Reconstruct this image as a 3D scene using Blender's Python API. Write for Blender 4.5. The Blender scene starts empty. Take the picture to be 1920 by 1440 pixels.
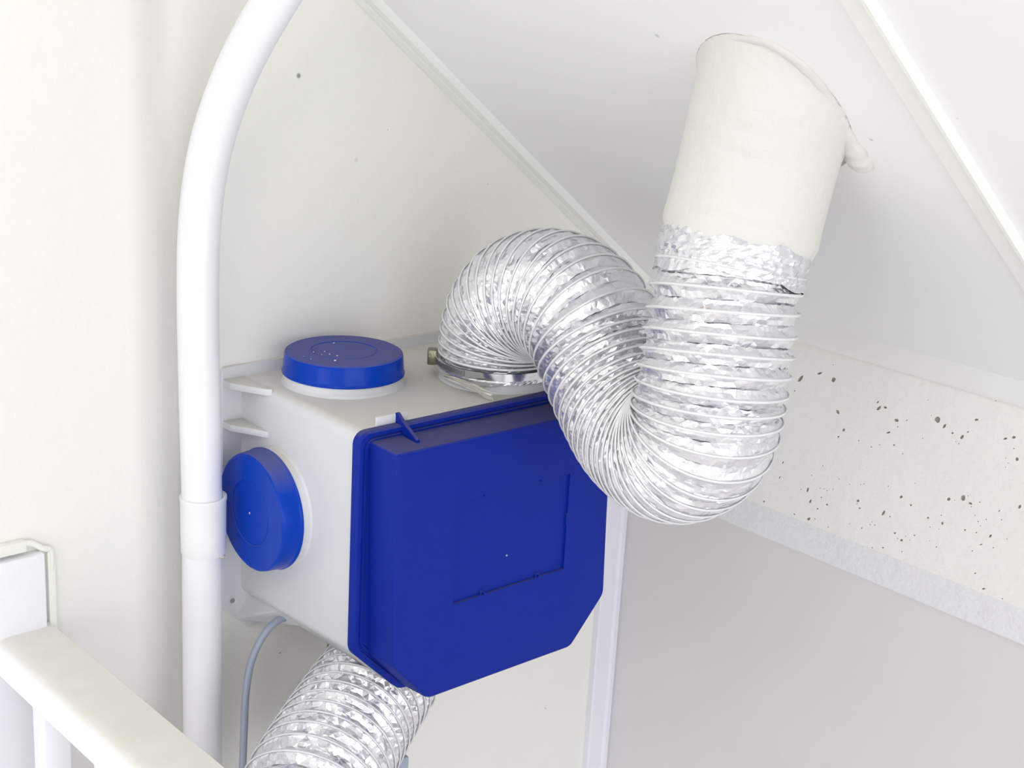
import bpy, bmesh, math, random
from mathutils import Vector, Matrix
from mathutils.geometry import delaunay_2d_cdt
import numpy as np

# ------------------------------------------------------------------ camera
S = bpy.context.scene
COL = S.collection
CAM = Vector((-0.8097, -1.3324, 0.4719))
YAW, PITCH, ROLL, F = map(float, (42.426, -16.8614, 3.3211, 2778.262))
_y, _p, _r = (math.radians(a) for a in (YAW, PITCH, ROLL))
FW = Vector((math.sin(_y) * math.cos(_p), math.cos(_y) * math.cos(_p), math.sin(_p)))
_rt = Vector((math.cos(_y), -math.sin(_y), 0)); _up = _rt.cross(FW)
RT = _rt * math.cos(_r) + _up * math.sin(_r)
UP = -_rt * math.sin(_r) + _up * math.cos(_r)
cd = bpy.data.cameras.new('camera'); cam = bpy.data.objects.new('camera', cd); COL.objects.link(cam)
cam.matrix_world = Matrix(((RT.x, UP.x, -FW.x, CAM.x), (RT.y, UP.y, -FW.y, CAM.y), (RT.z, UP.z, -FW.z, CAM.z), (0, 0, 0, 1)))
cd.sensor_width = 36; cd.lens = F / 1920 * 36; cd.clip_start = 0.01; cd.clip_end = 50
S.camera = cam

# ------------------------------------------------------------------ light
S.view_settings.view_transform = 'Standard'; S.view_settings.look = 'None'
S.view_settings.gamma = 1; S.view_settings.use_curve_mapping = False
S.view_settings.exposure = 0.03
S.cycles.max_bounces = 12; S.cycles.diffuse_bounces = 9; S.cycles.glossy_bounces = 5
S.cycles.caustics_reflective = False; S.cycles.caustics_refractive = False
S.cycles.use_denoising = True
W = bpy.data.worlds.new('sky'); S.world = W; W.use_nodes = True
W.node_tree.nodes['Background'].inputs[0].default_value = (0.80, 0.90, 1.0, 1)
W.node_tree.nodes['Background'].inputs[1].default_value = 1.0

def area(name, loc, target, sx, sy, power, col=(1, 1, 1)):
    l = bpy.data.lights.new(name, 'AREA'); l.shape = 'RECTANGLE'; l.size = sx; l.size_y = sy
    l.energy = power; l.color = col
    o = bpy.data.objects.new(name, l); COL.objects.link(o); o.location = loc
    o.rotation_euler = (Vector(target) - Vector(loc)).to_track_quat('-Z', 'Y').to_euler()
    return o
# daylight through the window in the left wall and the one behind the camera, and an added fill from above
area('window_daylight', (-3.94, -1.35, -0.25), (-1.0, -1.35, -0.25), 1.8, 1.5, 20, (0.965, 0.98, 1.0))  # unseen window, set low to lift the shade under and around the unit
area('rear_window_daylight', (-1.35, -4.92, 0.0), (-1.35, -1.0, 0.0), 3.6, 2.2, 58, (0.97, 0.985, 1.0))
area('overhead_fill', (-1.5, -1.7, 1.70), (-1.5, -1.7, 0.0), 0.9, 0.9, 28, (1.0, 0.94, 0.86))  # unseen warm fill, added to brighten upward faces and the upper walls

# ------------------------------------------------------------------ helpers
def ray(u, v): return FW + RT * ((u - 960) / F) - UP * ((v - 720) / F)
def on(u, v, n, d):
    n = Vector(n); r = ray(u, v); return CAM + r * ((d - CAM.dot(n)) / r.dot(n))
def onX(u, v, x): return on(u, v, (1, 0, 0), x)
def onY(u, v, y=0.0): return on(u, v, (0, 1, 0), y)
def onZ(u, v, z): return on(u, v, (0, 0, 1), z)
def at(u, v, d): return CAM + ray(u, v) * d

def tag(o, label=None, cat=None, group=None, kind=None):
    if label: o['label'] = label
    if cat: o['category'] = cat
    if group: o['group'] = group
    if kind: o['kind'] = kind
    return o
def link(name, me, mat=None, parent=None, smooth=False, auto=None):
    o = bpy.data.objects.new(name, me); COL.objects.link(o)
    for m in (mat if isinstance(mat, (list, tuple)) else [mat]):
        if m: me.materials.append(m)
    if smooth or auto:
        for p in me.polygons: p.use_smooth = True
    if auto:
        me.set_sharp_from_angle(angle=math.radians(auto))
    if parent: o.parent = parent
    return o
def empty(name, loc=(0, 0, 0)):
    o = bpy.data.objects.new(name, None); COL.objects.link(o); o.empty_display_size = .02
    return o
def fix_normals(me):
    bm = bmesh.new(); bm.from_mesh(me); bmesh.ops.recalc_face_normals(bm, faces=bm.faces); bm.to_mesh(me); bm.free()
def pym(name, vs, fs, fix=True):
    me = bpy.data.meshes.new(name); me.from_pydata([tuple(v) for v in vs], [], fs); me.validate()
    if fix: fix_normals(me)
    return me
def box(name, lo, hi, mat, parent=None, bevel=0.0, seg=2, rot=None):
    bm = bmesh.new(); bmesh.ops.create_cube(bm, size=1)
    lo, hi = Vector(lo), Vector(hi)
    for v in bm.verts:
        v.co = Vector(((lo.x + hi.x) / 2 + v.co.x * (hi.x - lo.x), (lo.y + hi.y) / 2 + v.co.y * (hi.y - lo.y), (lo.z + hi.z) / 2 + v.co.z * (hi.z - lo.z)))
    if bevel: bmesh.ops.bevel(bm, geom=bm.edges[:], offset=bevel, segments=seg, profile=.5, affect='EDGES')
    if rot: bmesh.ops.transform(bm, matrix=rot, verts=bm.verts)
    me = bpy.data.meshes.new(name); bm.to_mesh(me); bm.free()
    return link(name, me, mat, parent, auto=40 if bevel else None)
def lathe(name, prof, mat, parent=None, M=None, n=96, auto=35):
    """prof: (r, z) pairs; closed at r=0 ends"""
    vs, fs, rows = [], [], []
    for r, z in prof:
        if r < 1e-7: rows.append([len(vs)]); vs.append(Vector((0, 0, z)))
        else:
            rows.append(list(range(len(vs), len(vs) + n)))
            vs += [Vector((r * math.cos(2 * math.pi * i / n), r * math.sin(2 * math.pi * i / n), z)) for i in range(n)]
    for a, b in zip(rows, rows[1:]):
        for i in range(n):
            j = (i + 1) % n
            if len(a) == 1 and len(b) == 1: continue
            if len(a) == 1: fs.append((a[0], b[i], b[j]))
            elif len(b) == 1: fs.append((a[i], a[j], b[0]))
            else: fs.append((a[i], a[j], b[j], b[i]))
    if M: vs = [M @ v for v in vs]
    return link(name, pym(name, vs, fs), mat, parent, auto=auto)
def catmull(pts, per=24):
    P = [Vector(p) for p in pts]; P = [P[0] * 2 - P[1]] + P + [P[-1] * 2 - P[-2]]
    out = []
    for i in range(1, len(P) - 2):
        p0, p1, p2, p3 = P[i - 1:i + 3]
        t0 = 0; t1 = t0 + max((p1 - p0).length ** .5, 1e-6); t2 = t1 + max((p2 - p1).length ** .5, 1e-6); t3 = t2 + max((p3 - p2).length ** .5, 1e-6)
        for k in range(per):
            t = t1 + (t2 - t1) * k / per
            A1 = p0 * ((t1 - t) / (t1 - t0)) + p1 * ((t - t0) / (t1 - t0)); A2 = p1 * ((t2 - t) / (t2 - t1)) + p2 * ((t - t1) / (t2 - t1))
            A3 = p2 * ((t3 - t) / (t3 - t2)) + p3 * ((t - t2) / (t3 - t2))
            B1 = A1 * ((t2 - t) / (t2 - t0)) + A2 * ((t - t0) / (t2 - t0)); B2 = A2 * ((t3 - t) / (t3 - t1)) + A3 * ((t - t1) / (t3 - t1))
            out.append(B1 * ((t2 - t) / (t2 - t1)) + B2 * ((t - t1) / (t2 - t1)))
    out.append(P[-2].copy()); return out
class Path:
    """arc-length parametrised curve with parallel-transport frames"""
    def __init__(s, pts, smooth=0):
        c = catmull(pts, 30)
        for _ in range(smooth):
            c = [c[0]] + [(c[i - 1] + c[i] * 2 + c[i + 1]) / 4 for i in range(1, len(c) - 1)] + [c[-1]]
        d = [0.0]
        for a, b in zip(c, c[1:]): d.append(d[-1] + (b - a).length)
        s.L = d[-1]; n = 600; s.n = n; s.P = []; j = 0
        for i in range(n + 1):
            t = s.L * i / n
            while j < len(d) - 2 and d[j + 1] < t: j += 1
            f = (t - d[j]) / max(d[j + 1] - d[j], 1e-9); s.P.append(c[j].lerp(c[j + 1], min(max(f, 0), 1)))
        s.T = [(s.P[min(i + 1, n)] - s.P[max(i - 1, 0)]).normalized() for i in range(n + 1)]
        for _ in range(3): s.T = [s.T[0]] + [(s.T[i - 1] + s.T[i] + s.T[i + 1]).normalized() for i in range(1, n)] + [s.T[-1]]
        u = s.T[0].orthogonal().normalized(); s.U = [u]
        for i in range(1, n + 1):
            u = (u - s.T[i] * u.dot(s.T[i])).normalized(); s.U.append(u)
    def f(s, d):
        x = min(max(d / s.L, 0), 1) * s.n; i = min(int(x), s.n - 1); k = x - i
        T = s.T[i].lerp(s.T[i + 1], k).normalized(); U = s.U[i].lerp(s.U[i + 1], k); U = (U - T * U.dot(T)).normalized()
        p = s.P[i].lerp(s.P[i + 1], k)
        if d < 0: p = p + T * d
        if d > s.L: p = p + T * (d - s.L)
        return p, T, U, T.cross(U)
def sweep_mesh(name, ctr, R, n=16, closed_ends=True):
    vs, fs = [], []
    u = None
    for i, c in enumerate(ctr):
        T = (ctr[min(i + 1, len(ctr) - 1)] - ctr[max(i - 1, 0)]).normalized()
        u = T.orthogonal().normalized() if u is None else (u - T * u.dot(T)).normalized()
        w = T.cross(u); r = R[i] if isinstance(R, (list, tuple)) else R
        for k in range(n):
            a = 2 * math.pi * k / n; vs.append(c + (u * math.cos(a) + w * math.sin(a)) * r)
    for i in range(len(ctr) - 1):
        for k in range(n):
            fs.append((i * n + k, i * n + (k + 1) % n, (i + 1) * n + (k + 1) % n, (i + 1) * n + k))
    if closed_ends:
        fs.append(tuple(reversed(range(n)))); b = (len(ctr) - 1) * n; fs.append(tuple(range(b, b + n)))
    me = bpy.data.meshes.new(name); me.from_pydata([tuple(v) for v in vs], [], fs); return me
def tube(name, ctr, R, mat, parent=None, n=24, auto=50):
    return link(name, sweep_mesh(name, ctr, R, n), mat, parent, auto=auto)

# ------------------------------------------------------------------ materials
def srgb(h):
    c = [int(h[i:i + 2], 16) / 255 for i in (0, 2, 4)]
    return tuple((x / 12.92 if x <= .04045 else ((x + .055) / 1.055) ** 2.4) for x in c) + (1,)
def mat(name, col, rough=.5, metal=0.0, bump=None, var=0.0, var_scale=6, dust=None, dust_amt=.8, spots=None, spec=.5, coat=0.0, ripple=None):
    """bump: list of (scale, distance); dust: colour lying on upward faces; spots: (pos, radius, colour, strength)"""
    m = bpy.data.materials.new(name); m.use_nodes = True; nt = m.node_tree; N = nt.nodes; Lk = nt.links
    b = N['Principled BSDF']; b.inputs['Roughness'].default_value = rough; b.inputs['Metallic'].default_value = metal
    b.inputs['Specular IOR Level'].default_value = spec
    if coat: b.inputs['Coat Weight'].default_value = coat; b.inputs['Coat Roughness'].default_value = .12
    tc = N.new('ShaderNodeTexCoord'); P = tc.outputs['Object']
    cur = None
    def mix(fac, a, c):
        x = N.new('ShaderNodeMix'); x.data_type = 'RGBA'
        if isinstance(fac, float): x.inputs[0].default_value = fac
        else: Lk.new(fac, x.inputs[0])
        for s_, v in ((6, a), (7, c)):
            if isinstance(v, tuple): x.inputs[s_].default_value = v
            else: Lk.new(v, x.inputs[s_])
        return x.outputs[2]
    cur = srgb(col) if isinstance(col, str) else col
    if var:
        nz = N.new('ShaderNodeTexNoise'); nz.inputs['Scale'].default_value = var_scale; nz.inputs['Detail'].default_value = 4
        Lk.new(P, nz.inputs['Vector'])
        cur = mix(nz.outputs['Fac'], tuple(c * (1 - var) for c in cur[:3]) + (1,), tuple(min(1, c * (1 + var)) for c in cur[:3]) + (1,))
    if dust:
        g = N.new('ShaderNodeNewGeometry'); sp = N.new('ShaderNodeSeparateXYZ'); Lk.new(g.outputs['Normal'], sp.inputs[0])
        mr = N.new('ShaderNodeMapRange'); mr.inputs[1].default_value = .55; mr.inputs[2].default_value = .95; Lk.new(sp.outputs[2], mr.inputs[0])
        nz = N.new('ShaderNodeTexNoise'); nz.inputs['Scale'].default_value = 35; nz.inputs['Detail'].default_value = 6; Lk.new(P, nz.inputs['Vector'])
        m2 = N.new('ShaderNodeMapRange'); m2.inputs[1].default_value = .3; m2.inputs[2].default_value = .7; m2.inputs[3].default_value = dust_amt * .8; m2.inputs[4].default_value = dust_amt
        Lk.new(nz.outputs['Fac'], m2.inputs[0])
        mu = N.new('ShaderNodeMath'); mu.operation = 'MULTIPLY'; Lk.new(mr.outputs[0], mu.inputs[0]); Lk.new(m2.outputs[0], mu.inputs[1])
        cur = mix(mu.outputs[0], cur, srgb(dust))
        ra = N.new('ShaderNodeMath'); ra.operation = 'MULTIPLY_ADD'; ra.inputs[1].default_value = .9 - rough; ra.inputs[2].default_value = rough
        Lk.new(mu.outputs[0], ra.inputs[0]); Lk.new(ra.outputs[0], b.inputs['Roughness'])
    for (pos, r, c, st) in (spots or []):
        vm = N.new('ShaderNodeVectorMath'); vm.operation = 'DISTANCE'; Lk.new(P, vm.inputs[0]); vm.inputs[1].default_value = tuple(pos)
        mr = N.new('ShaderNodeMapRange'); mr.interpolation_type = 'SMOOTHSTEP'; mr.inputs[1].default_value = r; mr.inputs[2].default_value = r * .35
        mr.inputs[3].default_value = 0; mr.inputs[4].default_value = st; Lk.new(vm.outputs['Value'], mr.inputs[0])
        cur = mix(mr.outputs[0], cur, srgb(c))
    if isinstance(cur, tuple): b.inputs['Base Color'].default_value = cur
    else: Lk.new(cur, b.inputs['Base Color'])
    prev = None
    for sc, dist in (bump or []):
        nz = N.new('ShaderNodeTexNoise'); nz.inputs['Scale'].default_value = sc; nz.inputs['Detail'].default_value = 3; Lk.new(P, nz.inputs['Vector'])
        bp = N.new('ShaderNodeBump'); bp.inputs['Distance'].default_value = dist; bp.inputs['Strength'].default_value = 1.0
        Lk.new(nz.outputs['Fac'], bp.inputs['Height'])
        if prev: Lk.new(prev, bp.inputs['Normal'])
        prev = bp.outputs[0]
    if prev: Lk.new(prev, b.inputs['Normal'])
    return m

WALL_Y_L = -0.018       # face of the bulging left part of the back wall
wall_spots = []
for u, v, r, c, st, y in [(560, 142, 6.5, '8c8a86', .9, 0), (525, 1224, 2.2, '55524d', 1, 0), (552, 1299, 2.2, '5a5650', 1, 0), (1023, 1328, 3, '9a9892', .8, 0),
        (725, 1085, 2, '8a8880', .6, 0), (727, 243, 2, 'a8a59e', .7, 0), (668, 300, 6, 'cfccc5', .6, 0), (915, 345, 2, 'a8a49c', .6, 0),
        (348, 65, 2.0, '6a6762', 1, -.03), (213, 151, 2.0, '6a6762', 1, -.03), (163, 1006, 2.0, '55524d', 1, -.03), (294, 1002, 2.6, '4a4742', 1, -.03),
        (159, 1098, 2.4, '55524d', 1, -.03), (317, 1167, 2.2, '4a4742', 1, -.03), (193, 1189, 1.8, '5a5650', 1, -.03), (215, 1202, 2.4, '4a4742', 1, -.03),
        (202, 1196, 1.2, '8a8880', 1, -.03), (212, 1248, 2.2, '77746e', 1, -.03), (217, 1246, 2.0, '77746e', 1, -.03), (257, 1196, 1.8, '77746e', 1, -.03),
        (274, 941, 1.8, '77746e', 1, -.03), (195, 306, 5, 'cfcdc8', .8, -.03), (128, 444, 8, 'd6d4ce', .5, -.03), (22, 658, 1.8, '77746e', .8, -.03),
        (279, 1300, 1.4, '8a8880', .8, -.03)]:
    wall_spots.append((onY(u, v, y), r / 1750, c, st))
SL = 0.772; X0, Z0 = 0.1592, 0.3956      # ceiling: z = Z0 - SL*(x-X0)
def ceil_z(x): return Z0 - SL * (x - X0)
CN = Vector((SL, 0, 1)).normalized(); CD = CN.dot(Vector((X0, 0, Z0)))
def onC(u, v, off=0.0): return on(u, v, CN, CD - off)
ceil_spots = [(onC(u, v), r / 2050, c, st) for u, v, r, c, st in [(1232, 67, 7, 'b9b7b4', .6), (1633, 262, 6, 'b9b7bb', .6), (1704, 144, 4, 'a5a3a3', .6),
        (1795, 222, 3, 'a8a6a6', .5), (905, 205, 2, 'a5a3a3', .5), (820, 215, 3, 'c9c7c2', .5)]]
M_wall = mat('wall_paint', 'ebeae5', .62, bump=[(4, .004), (60, .0006), (300, .0002)], var=.012, var_scale=3, spots=wall_spots)
M_ceil = mat('ceiling_paint', 'efeff0', .55, bump=[(3, .002)], var=.008, spots=ceil_spots)
M_low = mat('grey_white_panel', 'dcd9dc', .5, bump=[(3, .002), (90, .0003)], var=.015, var_scale=2.5)
M_conc = mat('painted_concrete', 'efeeea', .6, bump=[(9, .003), (120, .0009)], var=.015)
M_band = mat('shaded_concrete_edge', 'e7e6ea', .55, bump=[(20, .003), (160, .0012)], var=.01)  # shade of the downturned edge put into a dimmer, purplish colour
M_pit = mat('bare_concrete_pit', 'a39b94', .95, bump=[(500, .001)], var=.25, var_scale=300)
M_trim = mat('trim_gloss_paint', 'eeeeeb', .4, bump=[(40, .0005)], spots=[((onY(1130, 1227, -.012)), .0022, '8a8680', .9)])
M_trimw = mat('corner_trim_paint', 'e8e8f0', .35, bump=[(40, .0004)], spots=[((onY(1130, 1227, -.016)), .0022, '77746e', .9)])
M_pipe = mat('painted_pvc', 'ecebf0', .38, bump=[(30, .0008), (250, .0001)], var=.01, spec=.5)
M_wood = mat('white_lacquered_wood', 'eeeef2', .4, bump=[(35, .0006)], dust='dcd8d0', dust_amt=.95)
M_brd = mat('white_board_paint', 'eeeef4', .45, bump=[(60, .0006)])
M_trk = mat('ivory_trunking', 'edede6', .4, bump=[(200, .0001)])
M_hous = mat('light_grey_plastic', 'd6d8dc', .42, bump=[(500, .00008)], dust='cbc6bd', dust_amt=.85, var=.006)
M_blue = mat('blue_moulded_plastic', (.0025, .019, .285, 1), .55, bump=[(900, .00012)], dust='5b5872', dust_amt=.75, spec=.16)
M_cap = mat('blue_glossy_plastic', (.0012, .043, .42, 1), .22, dust='62628a', dust_amt=.85, spec=.14)
M_foil = mat('aluminium_foil', (.81, .81, .85, 1), .28, metal=.78, bump=[(110, .0012)], spots=[(at(1300, 573, 1.272), .0035, 'b5895c', .55), (at(1314, 576, 1.270), .0045, '8c6038', .8), (at(1328, 580, 1.270), .0035, 'b5895c', .6), (at(1375, 634, 1.265), .0016, '4a4642', .9), (at(1291, 616, 1.272), .0016, '4a4642', .9)])
M_tape = mat('aluminium_tape', (.78, .78, .83, 1), .24, metal=.85, bump=[(60, .003), (200, .0008)])
M_wire = mat('clear_coated_wire', 'e6e6ea', .22, metal=.15, coat=.6)
M_steel = mat('clamp_steel', (.55, .56, .6, 1), .12, metal=1)
M_brass = mat('clamp_screw_metal', (.27, .26, .19, 1), .3, metal=1, bump=[(500, .0004)])
M_dark = mat('clamp_slot', (.2, .2, .21, 1), .4, metal=.6)
M_duct = mat('painted_duct_wrap', 'dad9d5', .5, bump=[(7, .005), (38, .0022), (160, .0006)], var=.01)
M_cable = mat('grey_cable_sheath', '9fa8ba', .4, bump=[(60, .0002)])
M_lav = mat('grey_blue_plastic', 'a9b0c6', .4)
M_screw = mat('screw_hole_grey', '9a9692', .6)
M_floor = mat('floor_boards', 'e4e1de', .5, var=.06)
M_frame = mat('window_frame_paint', 'e8e8e8', .4)
M_grain = mat('plaster_crumb', 'e8e8e4', .6)
gm = bpy.data.materials.new('window_glass'); gm.use_nodes = True
_n = gm.node_tree.nodes; _n.remove(_n['Principled BSDF'])
_t = _n.new('ShaderNodeBsdfTransparent'); _g = _n.new('ShaderNodeBsdfGlossy'); _g.inputs['Roughness'].default_value = .02; _x = _n.new('ShaderNodeMixShader'); _x.inputs[0].default_value = .05
gm.node_tree.links.new(_t.outputs[0], _x.inputs[1]); gm.node_tree.links.new(_g.outputs[0], _x.inputs[2]); gm.node_tree.links.new(_x.outputs[0], _n['Material Output'].inputs[0])

# ------------------------------------------------------------------ the room
FLOOR = -1.20
XR = 0.632             # face of the lower right wall
XL, YF = -4.0, -5.0
# back wall with a softly rounded step beside the pipe (the left part stands 3 cm proud)
def wall_y(x):
    a, b = -.128, -.070
    t = min(max((x - a) / (b - a), 0), 1); t = t * t * (3 - 2 * t)
    return WALL_Y_L * (1 - t)
xs = [XL - .1, -2.5, -1.2, -.5, -.2] + [-.16 + .1 * i / 24 for i in range(25)] + [0, .15, .3, .45, XR + .1]
ZT = 2.3
bx, bf = [], []
for x in xs:
    bx += [Vector((x, wall_y(x), FLOOR)), Vector((x, wall_y(x), ZT)), Vector((x, .14, ZT)), Vector((x, .14, FLOOR))]
for i in range(len(xs) - 1):
    for k in range(4): bf.append((i * 4 + k, (i + 1) * 4 + k, (i + 1) * 4 + (k + 1) % 4, i * 4 + (k + 1) % 4))
bf += [(0, 1, 2, 3), tuple(len(bx) - 4 + k for k in range(4))]
tag(link('wall_back', pym('wall_back', bx, bf), M_wall, auto=50), 'cream back wall carrying the ventilation unit', kind='structure')
tag(box('floor', (XL - .1, YF - .1, FLOOR - .1), (XR + .15, .14, FLOOR), M_floor), kind='structure')
# right wall: lower panel, pitted concrete beam above it
wr = tag(box('wall_right', (XR, YF - .1, FLOOR), (XR + .12, .14, ZT * 0 - .18), M_low), 'greyish smooth lower wall to the right under the concrete beam', kind='structure')
# wall with window openings
def wall_open(name, axis, c, th, a0, a1, z0, z1, oa0, oa1, oz0, oz1):
    def b(a, bb, c0, c1):
        if axis == 'x': return (Vector((c, a, c0)), Vector((c + th, bb, c1)))
        return (Vector((a, c, c0)), Vector((bb, c + th, c1)))
    bm = bmesh.new()
    for a, bb, c0, c1 in ((a0, oa0, z0, z1), (oa1, a1, z0, z1), (oa0, oa1, z0, oz0), (oa0, oa1, oz1, z1)):
        lo, hi = b(a, bb, c0, c1); r = bmesh.ops.create_cube(bm, size=1)['verts']
        for v in r: v.co = Vector([(lo[i] + hi[i]) / 2 + v.co[i] * (hi[i] - lo[i]) for i in range(3)])
    me = bpy.data.meshes.new(name); bm.to_mesh(me); bm.free()
    return tag(link(name, me, M_wall), kind='structure')
wall_open('wall_left', 'x', XL - .1, .1, YF - .1, .14, FLOOR, ZT, -2.30, -.40, -1.05, .55)
wall_open('wall_front', 'y', YF - .1, .1, XL - .1, XR + .12, FLOOR, ZT, -3.15, .45, -1.1, 1.1)
def window(name, axis, c, a0, a1, z0, z1):
    w = empty(name); tag(w, 'white framed window outside the picture', kind='structure')
    def bb(nm, p0, p1, q0, q1, t, m):
        if axis == 'x': return box(nm, (c - t, p0, q0), (c + t, p1, q1), m, w)
        return box(nm, (p0, c - t, q0), (p1, c + t, q1), m, w)
    f = .05
    for s in ((a0, a1, z0, z0 + f), (a0, a1, z1 - f, z1), (a0, a0 + f, z0 + f, z1 - f), (a1 - f, a1, z0 + f, z1 - f), ((a0 + a1) / 2 - f / 2, (a0 + a1) / 2 + f / 2, z0 + f, z1 - f)):
        bb('window_frame', *s, .03, M_frame)
    bb('pane', a0 + f, (a0 + a1) / 2 - f / 2, z0 + f, z1 - f, .003, gm); bb('pane', (a0 + a1) / 2 + f / 2, a1 - f, z0 + f, z1 - f, .003, gm)
window('window_1', 'x', XL - .06, -2.30, -.40, -1.05, .55)
window('window_2', 'y', YF - .06, -3.15, .45, -1.1, 1.1)
# sloping ceiling and the flat part higher up
ZC = 1.75; xc = X0 + (Z0 - ZC) / SL
cv = []
for y in (YF - .1, .14):
    cv += [Vector((XR + .14, y, ceil_z(XR + .14))), Vector((xc, y, ZC)), Vector((XL - .1, y, ZC)), Vector((XL - .1, y, ZC + .12)), Vector((xc, y, ZC + .12)), Vector((XR + .14, y, ceil_z(XR + .14) + .14))]
cf = [(i, (i + 1) % 6, 6 + (i + 1) % 6, 6 + i) for i in range(6)] + [(0, 1, 2, 3, 4, 5), (6, 7, 8, 9, 10, 11)]
tag(link('ceiling', pym('ceiling', cv, cf), M_ceil), 'white sloping ceiling running down to the right', kind='structure')

# trims: profile swept straight; a frame (origin, dir, a, b) with profile coords along a,b
def extr(name, prof, o, a, b, d, L, mat_, parent=None):
    o, a, b, d = map(Vector, (o, a, b, d)); n = len(prof)
    vs = [o + a * p + b * q + d * s for s in (0, L) for p, q in prof]
    fs = [(i, (i + 1) % n, n + (i + 1) % n, n + i) for i in range(n)] + [tuple(range(n)), tuple(range(n, 2 * n))]
    return link(name, pym(name, vs, fs), mat_, parent, auto=30)
DS = Vector((1, 0, -SL)).normalized()       # downslope, along the trims
o1 = Vector((X0, 0, Z0)) - DS * 1.6
tag(extr('trim_1', [(0, .001), (0, -.0065), (.0012, -.0078), (.013, -.0066), (.0150, -.0040), (.0180, -.0038), (.0205, -.0062), (.0270, -.0075), (.0330, -.0068), (.0375, -.0030), (.0395, .001)],
    o1 + Vector((0, 0, 0)), (0, -1, 0), CN * 1.0, DS, 2.19, M_trim), 'slim white moulding where back wall meets sloping ceiling', kind='structure')
yb0 = onC(1590, 0).y; yb1 = onC(1655, 0).y; yc0 = onC(1920, 540).y; yc1 = onC(1920, 470).y
ya = (yb0 + yc0) / 2; yb = (yb1 + yc1) / 2
wd = ya - yb
tag(extr('trim_2', [(0, 0.002), (0, -.004), (.0015, -.0055), (wd - .006, -.0055), (wd - .0045, -.009), (wd - .001, -.009), (wd, -.007), (wd, .002)],
    Vector((X0, ya, Z0)) - DS * 1.6, (0, -1, 0), CN, DS, 2.175, M_trim), 'flat white batten with raised bead across the sloping ceiling', kind='structure')
XB = .62
zt_lo = (onX(1491, 641, XB).z + onX(1920, 756, XB).z) / 2
# strip between ceiling and beam
zc_ = ceil_z(XB)
tag(extr('trim_3', [(0.002, zt_lo), (-.006, zt_lo), (-.0085, zt_lo + .002), (-.012, zt_lo + .008), (-.013, ceil_z(XB - .013) + .002), (.002, zc_ + .004)],
    (XB, 0, 0), (1, 0, 0), (0, 0, 1), (0, -1, 0), 5.0, M_trim), 'narrow white strip between sloping ceiling and pitted concrete beam', kind='structure')
# corner board on the back wall
cx0 = (onY(1120, 1120).x + onY(1088, 1440).x) / 2 - .001
bm0 = [(cx0, 0.001), (cx0, -.010), (cx0 + .002, -.012), (XR - .014, -.012), (XR - .010, -.0145), (XR - .003, -.0145), (XR, -.012), (XR + .002, .001)]
tag(extr('trim_4', bm0, (0, 0, FLOOR), (1, 0, 0), (0, 1, 0), (0, 0, 1), zt_lo - FLOOR, M_trimw), 'white vertical corner board at the far end of the grey wall', kind='structure')

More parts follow.
